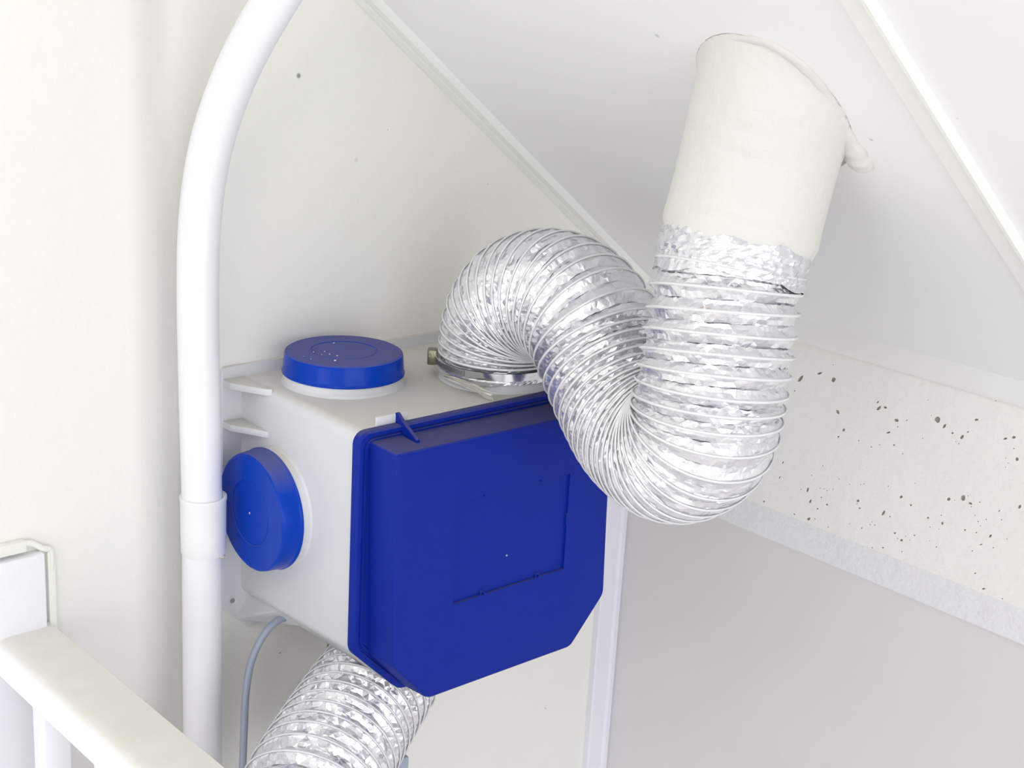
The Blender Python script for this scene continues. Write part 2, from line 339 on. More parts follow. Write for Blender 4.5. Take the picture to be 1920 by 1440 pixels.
# pitted concrete beam: flat face triangulated around real recessed pits
PITS = """1501 710 7.5 2.6 55|1537 700 5 2 18|1563 712 5 3.4 62|1562 684 1|1490 733 1.3|1571 772.5 4.4 2.8 -60|1582 806 3.1 2.1 50|1572 819 2.4 1.4 40|1610 826 1.5|1634 838 1.4|1649 834 1.2|1646 754 2.6 1.5 40|1648 765.5 5.3 2.4 45|1660 764 3.2 2.3 -30
1681 788 4.2 2.8 -15|1700.4 788 1.4|1683 800 1.3|1666 811 3.6 1.5 15|1758 787 5.8 5.4 -60|1770.7 799 5.4 2.3 55|1786 812 2.5 1.7 30|1804 819.5 4.8 2.6 55|1815 810 2.2 1.1 20|1831 787 3.7 2 0|1885 822.5 3.7 1.8 15|1901 820 3.7 2.5 0|1901 841 1.3|1907 861 3.4 3.2 40|1676.5 834.5 1.8|1692.6 851 1.2|1798 832 1.3|1792 828 1|1730 822 1.1|1867 751.5 1.1|1689.6 931.7 3.2 2.5 50|1779 936 3.5 3.2 0|1806 933.5 6 4.2 75|1815 930 1.1|1716 906 1.1|1665.5 911.5 1.4 .8 80|1886 859 1|1890 868 1|1885.5 876 1.1|1740 750 1|1746 779 1
1439 876 3.3 2.5 50|1468 867.3 2.6 1 60|1462 895 2.6 1 60|1400 920 1.6|1432.5 940 1.8|1429.6 947 2.8 .8 50|1514.5 918.3 4.9 1.8 78|1501.8 917.6 1.4|1519.4 940 4 1.9 65|1540 932.5 1.2|1550.6 946 2|1532.8 953.8 1.7|1489.4 964 1.6|1486 975.4 1.3|1516.4 972.7 3.5 2.5 40|1511 980.6 1.8|1492 986.6 1.3|1608.8 939 3.2 2.2 50|1612 952.8 1.8|1606.6 944.6 1|1656.5 962 5.2 2.4 60|1634.8 978.3 1.1|1631.7 983.8 1.3|1640 984.5 1.2|1615.7 990 1.8 1 50|1531 1004.4 1.3|1624 1022.8 1.4|1635.4 1026.8 1.4|1655.5 1026.8 1.7|1550.6 920 1.1|1528 973 1.2|1538 915.5 1|1545 916.5 .9|1562 917 .9|1553 988 1.1|1593 908 1|1614 908.4 1.1|1620 907 1|1573 898 1|1522 891 1.1|1543 873 1|1592.5 982 1
1708 947 1.9|1668.7 968.7 1.6|1740 971 2.1|1765 966 1.2|1767 981 2.9 2.2 80|1744 988 1.1|1819.5 944 3.9 2 -22|1821 950 1.2|1837 941.7 1.4|1790 938 1.1|1912 950 4 2.6 55|1873.5 958 1.9 1.1 30|1828 966 1.2|1834 978 1.5|1849 973.7 1.2|1838.7 986 1.1|1830.7 998.7 1.5|1809.5 993.7 1.8|1857 1005 3.2 2.1 55|1839.5 1021 3.2 .9 15|1862.5 1026.7 1.4|1823 1033 1.3|1678 999.5 2.4 1.7 20|1690.5 1013 2.8 2.5 0|1714.5 1003.7 1.6|1683 1009.5 1.1|1691 1034 1.3|1755.7 1025.5 1.4|1828.3 1074.7 2.2 1.2 20|1844 1104 3.2 1.5 5|1826 1107.7 2.4 1.6 20|1879.5 1122.7 1.5|1859 1125 1.2|1877.5 974.5 1.2|1888 1010.5 1.1|1698 1005.5 1|1706 1013 1|1743 1014 .9|1760.5 992 1""".replace('\n', '|').split('|')
rng = random.Random(5)
ZBL = (onX(1466, 967, XB).z + onX(1920, 1137, XB).z) / 2      # where the smooth lower edge starts
y_lo, y_hi = YF - .05, .10
outer = [(y_lo, ZBL), (y_hi, ZBL), (y_hi, zt_lo + .02), (y_lo, zt_lo + .02)]
pts2 = [Vector(p) for p in outer]; edges = [(0, 1), (1, 2), (2, 3), (3, 0)]; rings = []
placed = []
for s_ in PITS:
    q = [float(t) for t in s_.split()]
    u, v, a = q[0], q[1], q[2] * .95; b_ = q[3] * .95 if len(q) > 3 else a * .9; an = math.radians(q[4]) if len(q) > 4 else 0
    n = 14 if a > 3 else (10 if a > 1.6 else 6)
    ring = []
    for k in range(n):
        t = 2 * math.pi * k / n; w = 1 + rng.uniform(-.16, .16)
        du, dv = a * w * math.cos(t), b_ * w * math.sin(t)
        p = onX(u + du * math.cos(an) + dv * math.sin(an), v - du * math.sin(an) + dv * math.cos(an), XB); ring.append((p.y, p.z))
    if min(r[1] for r in ring) < ZBL + .0006: continue
    c = (sum(r[0] for r in ring) / n, sum(r[1] for r in ring) / n); rad = a / 2000
    if any(math.hypot(c[0] - d[0], c[1] - d[1]) < rad + d[2] + .0003 for d in placed): continue
    placed.append((c[0], c[1], rad * 1.5)); base = len(pts2); pts2 += [Vector(r) for r in ring]
    edges += [(base + k, base + (k + 1) % n) for k in range(n)]; rings.append((list(range(base, base + n)), rad, c))
# a few scattered pinholes nearer than the frame edge
for _ in range(40):
    c = (rng.uniform(-1.6, -.66), rng.uniform(ZBL + .01, zt_lo - .01)); rad = rng.uniform(.0005, .0022)
    base = len(pts2); n = 8
    pts2 += [Vector((c[0] + rad * math.cos(2 * math.pi * k / n) * rng.uniform(.8, 1.2), c[1] + rad * math.sin(2 * math.pi * k / n) * rng.uniform(.8, 1.2))) for k in range(n)]
    if any(math.hypot(c[0] - d[0], c[1] - d[1]) < rad * 1.3 + d[2] + .001 for d in placed): pts2 = pts2[:base]; continue
    placed.append((c[0], c[1], rad * 1.3)); edges += [(base + k, base + (k + 1) % n) for k in range(n)]; rings.append((list(range(base, base + n)), rad, c))
ov, oe, of, _ov, _oe, _of = delaunay_2d_cdt(pts2, edges, [], 1, 1e-7)
def inside(pt, ring):
    ins = False; n = len(ring)
    for i in range(n):
        a, b = ring[i], ring[(i + 1) % n]
        if (a[1] > pt[1]) != (b[1] > pt[1]) and pt[0] < (b[0] - a[0]) * (pt[1] - a[1]) / (b[1] - a[1]) + a[0]: ins = not ins
    return ins
polys = [[(pts2[i].x, pts2[i].y) for i in r[0]] for r in rings]
bv = [Vector((XB, p.x, p.y)) for p in ov]; bfc = []; mi = []
for f_ in of:
    c = (sum(ov[i].x for i in f_) / 3, sum(ov[i].y for i in f_) / 3)
    hit = False
    for (r, rad, cc), pl in zip(rings, polys):
        if abs(c[0] - cc[0]) < .01 and abs(c[1] - cc[1]) < .01 and inside(c, pl): hit = True; break
    if not hit: bfc.append(tuple(f_)); mi.append(0)
inv = {}
for i, src in enumerate(_ov):
    for s2 in src: inv[s2] = i
for (r, rad, cc) in rings:
    R_ = [inv[i] for i in r if i in inv]
    dep = min(.0016, rad * .8 + .0004); b0 = len(bv)
    for i in R_:
        p = bv[i]; bv.append(Vector((XB + dep, cc[0] + (p.y - cc[0]) * .72, cc[1] + (p.z - cc[1]) * .72)))
    bv.append(Vector((XB + dep * 1.3, cc[0], cc[1]))); n = len(R_)
    for k in range(n):
        bfc.append((R_[k], R_[(k + 1) % n], b0 + (k + 1) % n, b0 + k)); mi.append(2)
        bfc.append((b0 + k, b0 + (k + 1) % n, b0 + n)); mi.append(2)
# rounded lower edge, underside and top (the beam is a solid that sits proud of the panel)
zb = ZBL; zbot = (onX(1345, 973, XB + .004).z + onX(1891, 1200, XB + .004).z) / 2
prof = [(XB, zb), (XB + .0004, zb - .006), (XB + .0012, zb - .016), (XB + .0022, zb - .026), (XB + .0036, zbot + .003), (XB + .005, zbot + .0008), (XB + .008, zbot), (XR + .06, zbot), (XR + .06, zt_lo + .02), (XB, zt_lo + .02)]
b0 = len(bv)
for y in (y_lo, y_hi): bv += [Vector((x, y, z)) for x, z in prof]
n = len(prof)
for i in range(n - 1): bfc.append((b0 + i, b0 + i + 1, b0 + n + i + 1, b0 + n + i)); mi.append(1 if i < 6 else 0)
bfc += [tuple(b0 + i for i in range(n)), tuple(b0 + n + i for i in range(n))]; mi += [0, 0]
me = bpy.data.meshes.new('concrete_beam'); me.from_pydata([tuple(v) for v in bv], [], bfc)
for p, m_ in zip(me.polygons, mi): p.material_index = m_
bmx = bmesh.new(); bmx.from_mesh(me); bmesh.ops.remove_doubles(bmx, verts=bmx.verts, dist=1e-6); bmesh.ops.recalc_face_normals(bmx, faces=bmx.faces); bmx.to_mesh(me); bmx.free()
beam = link('concrete_beam', me, [M_conc, M_band, M_pit], wr)
tag(beam, 'white painted concrete beam face full of small air holes')

# ------------------------------------------------------------------ ventilation unit
unit = empty('ventilation_unit')
tag(unit, 'light grey wall-mounted ventilation unit with large blue front cover', 'ventilation unit')
BX0, BX1 = .004, .322
def chprofile(x0, x1, zt, zc, zb, ch, r=.010, rb=.006, seg=5):
    """outline (x,z) with rounded top corners and chamfered bottom corners"""
    pts = []
    def arc(cx, cz, r_, a0, a1):
        for i in range(seg + 1):
            a = math.radians(a0 + (a1 - a0) * i / seg); pts.append((cx + r_ * math.cos(a), cz + r_ * math.sin(a)))
    arc(x0 + r, zt - r, r, 180, 90); arc(x1 - r, zt - r, r, 90, 0)
    chx = ch
    an = math.degrees(math.atan2(zc - zb, chx))
    def fillet(P, A, B, r_):
        P, A, B = Vector(P), Vector(A), Vector(B); da = (A - P).normalized(); db = (B - P).normalized()
        pa, pb = P + da * r_, P + db * r_
        for i in range(seg + 1):
            t = i / seg; q = pa * (1 - t) ** 2 + P * 2 * t * (1 - t) + pb * t * t; pts.append((q.x, q.y))
    fillet((x1, zc), (x1, zt), (x1 - chx, zb), rb); fillet((x1 - chx, zb), (x1, zc), (x0 + chx, zb), rb)
    fillet((x0 + chx, zb), (x1 - chx, zb), (x0, zc), rb); fillet((x0, zc), (x0 + chx, zb), (x0, zt), rb)
    return pts
def loft(name, secs, mat_, parent=None, auto=35, cap=True):
    n = len(secs[0][1]); vs = []; fs = []
    for y, pr in secs: vs += [Vector((x, y, z)) for x, z in pr]
    for s_ in range(len(secs) - 1):
        for i in range(n): fs.append((s_ * n + i, s_ * n + (i + 1) % n, (s_ + 1) * n + (i + 1) % n, (s_ + 1) * n + i))
    if cap: fs += [tuple(range(n)), tuple((len(secs) - 1) * n + i for i in range(n))]
    return link(name, pym(name, vs, fs), mat_, parent, auto=auto)
housing = loft('housing', [(-.003, chprofile(BX0 + .003, BX1 - .003, -.001, -.2515, -.296, .050, r=.014)),
                           (-.226, chprofile(BX0, BX1, 0, -.2385, -.2935, .0565, r=.012))], M_hous, unit)
# wall plate behind the housing, chamfered below, with screw holes
pl = chprofile(-.0172, .3345, .0118, -.270, -.3028, .036, r=.006, rb=.006)
plate = loft('mounting_plate', [(0.0, pl), (-.0045, pl), (-.0055, [(x * .995 + .0008, z * .995) for x, z in pl])], M_hous, unit)
for u, v in ((436, 1126), (480, 1157)):
    c = onY(u, v, -.0056)
    M = Matrix.Translation((c.x, -.0054, c.z)) @ Matrix.Rotation(math.radians(90), 4, 'X')
    rg = lathe('screw_hole', [(.0030, -.0004), (.0056, -.0004), (.0056, .0008), (.0050, .0012), (.0034, .0006), (.0034, -.0003), (.0030, -.0004)], M_hous, unit, M, 24)
    lathe('hole_bottom', [(0, 0.0002), (.0031, 0.0002)], M_screw, rg, M, 16)
def prism(name, tri, z0, z1, mat_, parent, bev=.0012):
    bm = bmesh.new(); a = [bm.verts.new((x, y, z0)) for x, y in tri]; b = [bm.verts.new((x, y, z1)) for x, y in tri]; n = len(tri)
    bm.faces.new(a); bm.faces.new(b)
    for i in range(n): bm.faces.new((a[i], a[(i + 1) % n], b[(i + 1) % n], b[i]))
    bmesh.ops.recalc_face_normals(bm, faces=bm.faces)
    if bev: bmesh.ops.bevel(bm, geom=bm.edges[:], offset=bev, segments=2, profile=.5, affect='EDGES')
    me = bpy.data.meshes.new(name); bm.to_mesh(me); bm.free(); return link(name, me, mat_, parent, auto=40)
for z in (-.0085, -.0555):
    prism('gusset', [(-.0165, -.003), (.010, -.003), (.010, -.062), (.0045, -.059), (-.0160, -.020)], z, z + .0075, M_hous, unit)
    prism('gusset', [(BX1 + .0125, -.003), (BX1 - .006, -.003), (BX1 - .006, -.062), (BX1 - .0005, -.059), (BX1 + .012, -.020)], z, z + .0075, M_hous, unit)
gv = [Vector((.0205, -.003, -.257)), Vector((.0015, -.004, -.2835)), Vector((.004, -.003, -.290)), Vector((.060, -.003, -.2985)), Vector((.052, -.085, -.2800)), Vector((.022, -.080, -.252)), Vector((.05, -.003, -.285))]
gb = bmesh.new()
for g_ in gv: gb.verts.new(g_)
bmesh.ops.convex_hull(gb, input=gb.verts[:]); bmesh.ops.recalc_face_normals(gb, faces=gb.faces)
me = bpy.data.meshes.new('gusset'); gb.to_mesh(me); gb.free(); link('gusset', me, M_hous, unit)

# blue cover: flange with grooves, raised block, label recess
cover_m = None
DF = -.272
q = {k: onY(*k, DF) for k in ((743, 853), (1149, 766), (1143, 937), (1133, 1114), (1071, 1213), (803, 1311), (737, 1251))}
fx0, fx1 = -.0012, .3290
fl = chprofile(fx0, fx1, .0006, -.2345, -.2962, .0625, r=.013, rb=.008)
def inset(pr, d):
    x0 = min(p[0] for p in pr); x1 = max(p[0] for p in pr); z1 = max(p[1] for p in pr); z0 = min(p[1] for p in pr)
    cx, cz = (x0 + x1) / 2, (z0 + z1) / 2
    return [(cx + (x - cx) * (1 - 2 * d / (x1 - x0)), cz + (z - cz) * (1 - 2 * d / (z1 - z0))) for x, z in pr]
flange_secs = [(-.2225, fl), (-.2300, fl), (-.2325, inset(fl, .0018)), (-.2330, inset(fl, .0055)), (-.2310, inset(fl, .0065)), (-.2310, inset(fl, .0078)), (-.2325, inset(fl, .0085)), (-.2325, inset(fl, .0110)), (-.2305, inset(fl, .0120)), (-.2305, inset(fl, .0135))]
def poly_round(P, r, seg=5):
    out = []; n = len(P)
    for i in range(n):
        A, B, C_ = Vector(P[i - 1]), Vector(P[i]), Vector(P[(i + 1) % n]); pa = B + (A - B).normalized() * r; pb = B + (C_ - B).normalized() * r
        for k in range(seg + 1):
            t = k / seg; s_ = pa * (1 - t) ** 2 + B * 2 * t * (1 - t) + pb * t * t; out.append((s_.x, s_.y))
    return out
# face outline measured at the front plane (same vertex order and count as the flange outline)
fp = [(q[(743, 853)].x, q[(743, 853)].z), (q[(1149, 766)].x, q[(743, 853)].z - .002), (q[(1133, 1114)].x, q[(1133, 1114)].z), (q[(1071, 1213)].x, q[(1071, 1213)].z),
      (q[(803, 1311)].x, q[(803, 1311)].z), (q[(737, 1251)].x, q[(737, 1251)].z)]
face = poly_round(fp, .006)
def rot_match(a, b):  # align start of a with nearest start of b
    k = min(range(len(a)), key=lambda i: (a[i][0] - b[0][0]) ** 2 + (a[i][1] - b[0][1]) ** 2); return a[k:] + a[:k]
face = rot_match(face, fl)
base = [(x, z) for x, z in inset(fl, .0135)]
def grow(pr, d):
    return inset(pr, -d)
blk = [(-.2305, [((bx_ * .35 + fx_ * .65), (bz_ * .35 + fz_ * .65)) for (bx_, bz_), (fx_, fz_) in zip(base, grow(face, .0015))])]
# cover solid from flange to face; front face is cut by the label recess
secs = flange_secs + [(-.2310, grow(face, .0022)), (DF + .0045, grow(face, .0004)), (DF + .0018, inset(face, .0004)), (DF + .0005, inset(face, .0018)), (DF, inset(face, .0042))]
cover = loft('front_cover', secs, M_blue, unit, auto=28)
cutter_bm = bmesh.new()
def cut_box(x0, x1, z0, z1, d, pts=None):
    r = [(x0, z0), (x1, z0), (x1, z1), (x0, z1)] if pts is None else pts
    a = [cutter_bm.verts.new((x, DF - .01, z)) for x, z in r]; b = [cutter_bm.verts.new((x, DF + d, z)) for x, z in r]; n = len(r)
    cutter_bm.faces.new(a); cutter_bm.faces.new(b)
    for i in range(n): cutter_bm.faces.new((a[i], a[(i + 1) % n], b[(i + 1) % n], b[i]))
R4 = [onY(u, v, DF) for u, v in ((855, 945), (1068, 888), (1058, 1068), (851, 1131))]
x0, x1 = (R4[0].x + R4[3].x) / 2, (R4[1].x + R4[2].x) / 2; z1, z0 = (R4[0].z + R4[1].z) / 2, (R4[2].z + R4[3].z) / 2
n1, n2 = onY(905, 1110, DF).x, onY(1008, 1078, DF).x; zr = onY(1062, 975, DF).z
t1, t2 = onY(907, 932, DF).x, onY(1013, 902, DF).x
def notch_pts():
    P = [(x0 + .003, z1), (x0, z1 - .003), (x0, z0)]
    def bump_(c, r):   # tongue of cover material reaching into the recess from below
        P.extend([(c - r, z0), (c - r, z0 + .0010)] + [(c + r * math.cos(a), z0 + .0010 + r * math.sin(a)) for a in (math.radians(t) for t in (150, 120, 90, 60, 30))] + [(c + r, z0 + .0010), (c + r, z0)])
    bump_(n1, .0036); bump_(n2, .0036)
    P.extend([(x1, z0), (x1, zr - .0065), (x1 - .0014, zr - .006), (x1 - .0014, zr + .006), (x1, zr + .0065), (x1, z1)])
    return P
cut_box(0, 0, 0, 0, .0027, notch_pts())
for c in (t1, t2): cut_box(c - .0011, c + .0011, z1 - .0002 - .0006, z1 + .0018, .004)
for c in (n1, n2):
    cut_box(0, 0, 0, 0, .0028, [(c + .0019 * math.cos(a), z0 + .0012 + .0019 * math.sin(a)) for a in (2 * math.pi * k / 10 for k in range(10))])
bmesh.ops.recalc_face_normals(cutter_bm, faces=cutter_bm.faces)
cm = bpy.data.meshes.new('cutter'); cutter_bm.to_mesh(cm); cutter_bm.free(); co = bpy.data.objects.new('cutter', cm); COL.objects.link(co)
md = cover.modifiers.new('recess', 'BOOLEAN'); md.object = co; md.operation = 'DIFFERENCE'; md.solver = 'EXACT'; md.use_self = True
dg = bpy.context.evaluated_depsgraph_get(); dg.update()
nm = bpy.data.meshes.new_from_object(cover.evaluated_get(dg)); cover.modifiers.clear(); cover.data = nm
bpy.data.objects.remove(co)
nm.set_sharp_from_angle(angle=math.radians(28))
# sprue mark in the middle of the cover
sp = onY(953, 1043, DF); Msp = Matrix.Translation((sp.x, DF + .0027, sp.z)) @ Matrix.Rotation(math.radians(90), 4, 'X')
lathe('moulding_point', [(0, .0010), (.0006, .0009), (.0010, .0003), (.0012, -.0002)], M_lav, cover, Msp, 16)
# clip tabs along the cover's top edge
tb0, tb1 = onY(706, 790, -.2215).x, onY(765, 780, -.2215).x
box('clip_tab', (tb0, -.2222, -.004), (tb1, -.2185, .0098), M_hous, unit, .0014)
hk = onY(741, 790, -.224).x
def hook(x):
    bm = bmesh.new(); P = [(-.2205, -.001), (-.2210, .0105), (-.2235, .0112), (-.2330, .0045), (-.2570, -.0085), (-.2570, -.0135), (-.2270, -.0085)]
    a = [bm.verts.new((x - .0022, y, z)) for y, z in P]; b = [bm.verts.new((x + .0022, y, z)) for y, z in P]; n = len(P)
    bm.faces.new(a); bm.faces.new(b)
    for i in range(n): bm.faces.new((a[i], a[(i + 1) % n], b[(i + 1) % n], b[i]))
    bmesh.ops.recalc_face_normals(bm, faces=bm.faces); bmesh.ops.bevel(bm, geom=bm.edges[:], offset=.0005, segments=1, affect='EDGES')
    me = bpy.data.meshes.new('clip_hook'); bm.to_mesh(me); bm.free(); return link('clip_hook', me, M_blue, cover)
hook(hk + .004)
# spigot collars
def collar(name, M, r=.0640, h=.013):
    return lathe(name, [(r + .0028, -.002), (r + .0018, .0010), (r + .0008, .0022), (r + .0006, .006), (r, h), (r - .003, h), (r - .003, -.002)], M_hous, unit, M)
C1 = Vector((.0901, -.0773, 0)); C2 = Vector((.2445, -.1540, 0)); C3 = Vector((BX0 + .001, -.0815, -.1260))
collar('spigot_collar', Matrix.Translation(C1))
collar('spigot_collar', Matrix.Translation(C2), .0635, .022)
ML = Matrix.Translation(C3) @ Matrix.Rotation(math.radians(-90), 4, 'Y')
collar('spigot_collar', ML, .0640, .014)
def cap(name, M, r=.0650):
    prof = [(r - .002, .0105), (r + .0012, .0105), (r + .0014, .0118), (r + .0006, .0128), (r + .0002, .0150), (r - .0010, .0300), (r - .0018, .0326), (r - .0040, .0340),
            (.0360, .0343), (.0355, .0336), (.0345, .0334), (.0335, .0341), (.004, .0343), (0, .0343)]
    return lathe(name, prof, M_cap, None, M, 128, 30)
c1 = cap('end_cap', Matrix.Translation(C1)); tag(c1, 'round blue cap closing the outlet on top of the unit', 'cap', 'blue end caps of the ventilation unit')
c2 = cap('end_cap', ML); tag(c2, 'round blue cap on the left side of the unit beside the white pipe', 'cap', 'blue end caps of the ventilation unit')
# moulding point on the side cap, crumbs of plaster on the top cap
lathe('moulding_point', [(0, .0012), (.0007, .001), (.0013, .0002)], M_lav, c2, ML @ Matrix.Translation((0, .0, .0343)), 12)
for u, v, r in ((626, 643, .0010), (628, 676, .0013), (632, 667, .0009), (618, 664, .0007), (609, 659, .0007), (588, 660, .0007), (583, 673, .0006), (570, 668, .0005), (603, 665, .0005)):
    p = onZ(u, v, .0345); bm = bmesh.new(); bmesh.ops.create_icosphere(bm, subdivisions=1, radius=r)
    for v_ in bm.verts: v_.co = Vector((v_.co.x * rng.uniform(.7, 1.5), v_.co.y * rng.uniform(.7, 1.3), v_.co.z * .7)) + p
    me = bpy.data.meshes.new('plaster_crumb'); bm.to_mesh(me); bm.free(); tag(link('plaster_crumb', me, M_grain, c1), 'white plaster crumb')
# spigot under the unit for the lower hose
C4 = Vector((.128, -.118, -.292))
collar('spigot_collar', Matrix.Translation(C4) @ Matrix.Rotation(math.pi, 4, 'X'), .0625, .03)

# ------------------------------------------------------------------ flexible hoses
def foil_hose(root, path, R, pitch_fn, depth_fn, N=112, seed=1, s0=0.0, s1=None, wire_r=.00115, crumple=1.0, wire_from=0, wire_name='spring_wire', foil=None):
    """helical ridge-and-valley sleeve with a spiral wire on the ridges"""
    rg = np.random.default_rng(seed); s1 = path.L if s1 is None else s1
    # turn -> arc length table
    s = s0; tab = [s]
    while s < s1:
        s += pitch_fn(s); tab.append(s)
    T = len(tab) - 2
    def arc(t):
        i = min(max(int(math.floor(t)), 0), len(tab) - 2); return tab[i] + (tab[i + 1] - tab[i]) * (t - i)
    ks = [0.0, .10, .30, .46, .50, .54, .78, .92]; dr = [0, .30, .75, .95, 1.25, .95, .50, .18]
    K = len(ks); M = T * N; V = []; wire = []
    ph = rg.uniform(0, 6.28, 12); low = rg.normal(size=(K, M // 3 + 8)); hi = rg.normal(size=(K, M + 2, 2))
    for m in range(M + N + 1):
        th = 2 * math.pi * m / N
        for k in range(K):
            t = m / N + ks[k]; sa = arc(min(t, len(tab) - 1.001)); p, Tn, U, Wv = path.f(sa)
            pit = tab[min(int(t), len(tab) - 2) + 1] - tab[min(int(t), len(tab) - 2)]
            d = depth_fn(sa, pit); r = R(sa) if callable(R) else R
            if k:
                mm = min(m, M); l = low[k, mm // 3] * (1 - mm % 3 / 3) + low[k, mm // 3 + 1] * (mm % 3 / 3)
                amp = (1 if 0 < k < K - 1 else .4) * crumple * min(1, pit / .011)
                r += (-d * dr[k] + amp * (.0008 * l + .00016 * hi[k, mm, 0]))
                sa2 = amp * .00035 * hi[k, mm, 1] + (amp * .0007 * math.sin(3 * th + ph[k]) if k in (3, 4, 5) else 0)
            else: sa2 = 0
            dirv = U * math.cos(th) + Wv * math.sin(th)
            V.append(p + dirv * r + Tn * sa2)
            if k == 0: wire.append((p + dirv * (r + wire_r * .45), dirv, Tn))
    F_ = []
    for m in range(M):
        for k in range(K):
            a = m * K + k; b = (m + 1) * K + k
            if k < K - 1: c, d_ = b + 1, a + 1
            else: c, d_ = (m + 1 + N) * K, (m + N) * K
            if d_ >= len(V) or c >= len(V): continue
            if (m * 7 + k * 3) % 2: F_ += [(a, b, c), (a, c, d_)]
            else: F_ += [(a, b, d_), (b, c, d_)]
    me = bpy.data.meshes.new('foil_sleeve'); me.from_pydata([tuple(v) for v in V], [], F_)
    link('foil_sleeve', me, foil or M_foil, root)
    # wire
    wv, wf = [], []; q_ = 6; cnt = 0
    for i, (c, dv, tn) in enumerate(wire[wire_from:M + 1]):
        for j in range(q_):
            a = 2 * math.pi * j / q_; wv.append(c + (dv * math.cos(a) * 1.0 + tn * math.sin(a) * 1.35) * wire_r)
        cnt += 1
    for i in range(cnt - 1):
        for j in range(q_): wf.append((i * q_ + j, i * q_ + (j + 1) % q_, (i + 1) * q_ + (j + 1) % q_, (i + 1) * q_ + j))
    me = bpy.data.meshes.new(wire_name); me.from_pydata([tuple(v) for v in wv], [], wf)
    tag(link(wire_name, me, M_wire, root, smooth=True), 'white coated spiral wire')
def interp(tab):
    def f(s, *a):
        for (a0, v0), (a1, v1) in zip(tab, tab[1:]):
            if s <= a1: return v0 + (v1 - v0) * max(0, (s - a0) / (a1 - a0))
        return tab[-1][1]
    return f
H = [(.2445, -.154, .016), (.2445, -.156, .045), (.2445, -.164, .070), (.244, -.187, .096), (.243, -.228, .111), (.240, -.268, .110), (.234, -.306, .095), (.2285, -.338, .066),
     at(1170, 742, 1.468), at(1212, 810, 1.430), at(1268, 843, 1.388), at(1313, 812, 1.354), at(1333, 730, 1.341), at(1350, 620, 1.336), at(1365, 520, 1.332), at(1383, 450, 1.328)]
HP = Path(H, smooth=10)
hose = empty('foil_hose')
tag(hose, 'silver foil flexible hose arching from the unit top up into the ceiling duct', 'hose', 'silver foil flexible hoses')

L = HP.L
pit = interp([(0, .0090), (.05, .0115), (.12, .0128), (.20, .0155), (L - .35, .0155), (L - .27, .0075), (L - .19, .0080), (L - .13, .0150), (L - .09, .0200), (L, .0205)])
dep = lambda s, p: min(.0052, p * .36) * (1 if s < L - .05 else max(.35, (L - s) / .05))
foil_hose(hose, HP, interp([(0, .0655), (.03, .0672), (.15, .0685), (.5, .0690), (L - .06, .0680), (L, .0665)]), pit, dep, seed=3)
# taped joint at the top of the hose
tp = []
s_a, s_b = L - .034, L + .006
nr, nc = 16, 110; rr = np.random.default_rng(11); jit = rr.normal(size=(nr, nc))
tv, tf = [], []
for i in range(nr):
    s_ = s_a + (s_b - s_a) * i / (nr - 1)
    p, T_, U_, V_ = HP.f(s_)
    for j in range(nc):
        a = 2 * math.pi * j / nc; edge = .0045 * math.sin(2 * a + 1) + .002 * math.sin(7 * a) if i == 0 else 0
        r = .0676 + .0014 * math.exp(-((i - 5 - 1.5 * math.sin(a)) / 1.6) ** 2) + .0012 * math.exp(-((i - 11 + math.sin(a + 2)) / 1.5) ** 2) + .00045 * jit[i, j] + (.0 if i else .0004)
        tv.append(p + T_ * edge + (U_ * math.cos(a) + V_ * math.sin(a)) * r)
for i in range(nr - 1):
    for j in range(nc):
        k = (j + 1) % nc; tf += [(i * nc + j, i * nc + k, (i + 1) * nc + k), (i * nc + j, (i + 1) * nc + k, (i + 1) * nc + j)]
me = bpy.data.meshes.new('tape_wrap'); me.from_pydata([tuple(v) for v in tv], [], tf)
tag(link('tape_wrap', me, M_tape, hose), 'crumpled aluminium tape wrap')
# torn foil tail hanging out under the clamp
tl = [at(832, 705, 1.612), at(850, 711, 1.597), at(872, 720, 1.583), at(890, 727, 1.574), at(906, 736, 1.567), at(924, 744, 1.561)]
wdt = [.0020, .0040, .0055, .0062, .0075, .0065]; tv, tf = [], []; cr = random.Random(4)
for i, (p, w_) in enumerate(zip(tl, wdt)):
    for j in range(6):
        t = j / 5 - .5
        tv.append(p + Vector((0, 0, 1)) * (t * 2 * w_ * .75) + Vector((.7, -.7, 0)) * (-.3 * t * 2 * w_ + cr.uniform(-.0013, .0013)) + RT * cr.uniform(-.0012, .0012))
for i in range(5):
    for j in range(5):
        a = i * 6 + j; tf += [(a, a + 1, a + 7), (a, a + 7, a + 6)]
me = bpy.data.meshes.new('torn_foil'); me.from_pydata([tuple(v) for v in tv], [], tf); o = link('torn_foil', me, mat('dull_foil', (.72, .70, .66, 1), .42, metal=.6, bump=[(90, .001)]), hose)
sm = o.modifiers.new('thickness', 'SOLIDIFY'); sm.thickness = .0005
# foil skirt below the clamp
fv, ff = [], []; n = 120
for i, (z, r) in enumerate(((.0085, .0668), (.0105, .0672), (.013, .0672), (.016, .0665))):
    for j in range(n):
        a = 2 * math.pi * j / n; fv.append(Vector((C2.x + (r + cr.uniform(-.0004, .0004)) * math.cos(a), C2.y + (r + cr.uniform(-.0004, .0004)) * math.sin(a), z + (.0022 * math.sin(3 * a + 1) + cr.uniform(-.0006, .0006) if i == 0 else 0))))
for i in range(3):
    for j in range(n): ff.append((i * n + j, i * n + (j + 1) % n, (i + 1) * n + (j + 1) % n, (i + 1) * n + j))
me = bpy.data.meshes.new('foil_skirt'); me.from_pydata([tuple(v) for v in fv], [], ff); link('foil_skirt', me, M_foil, hose)

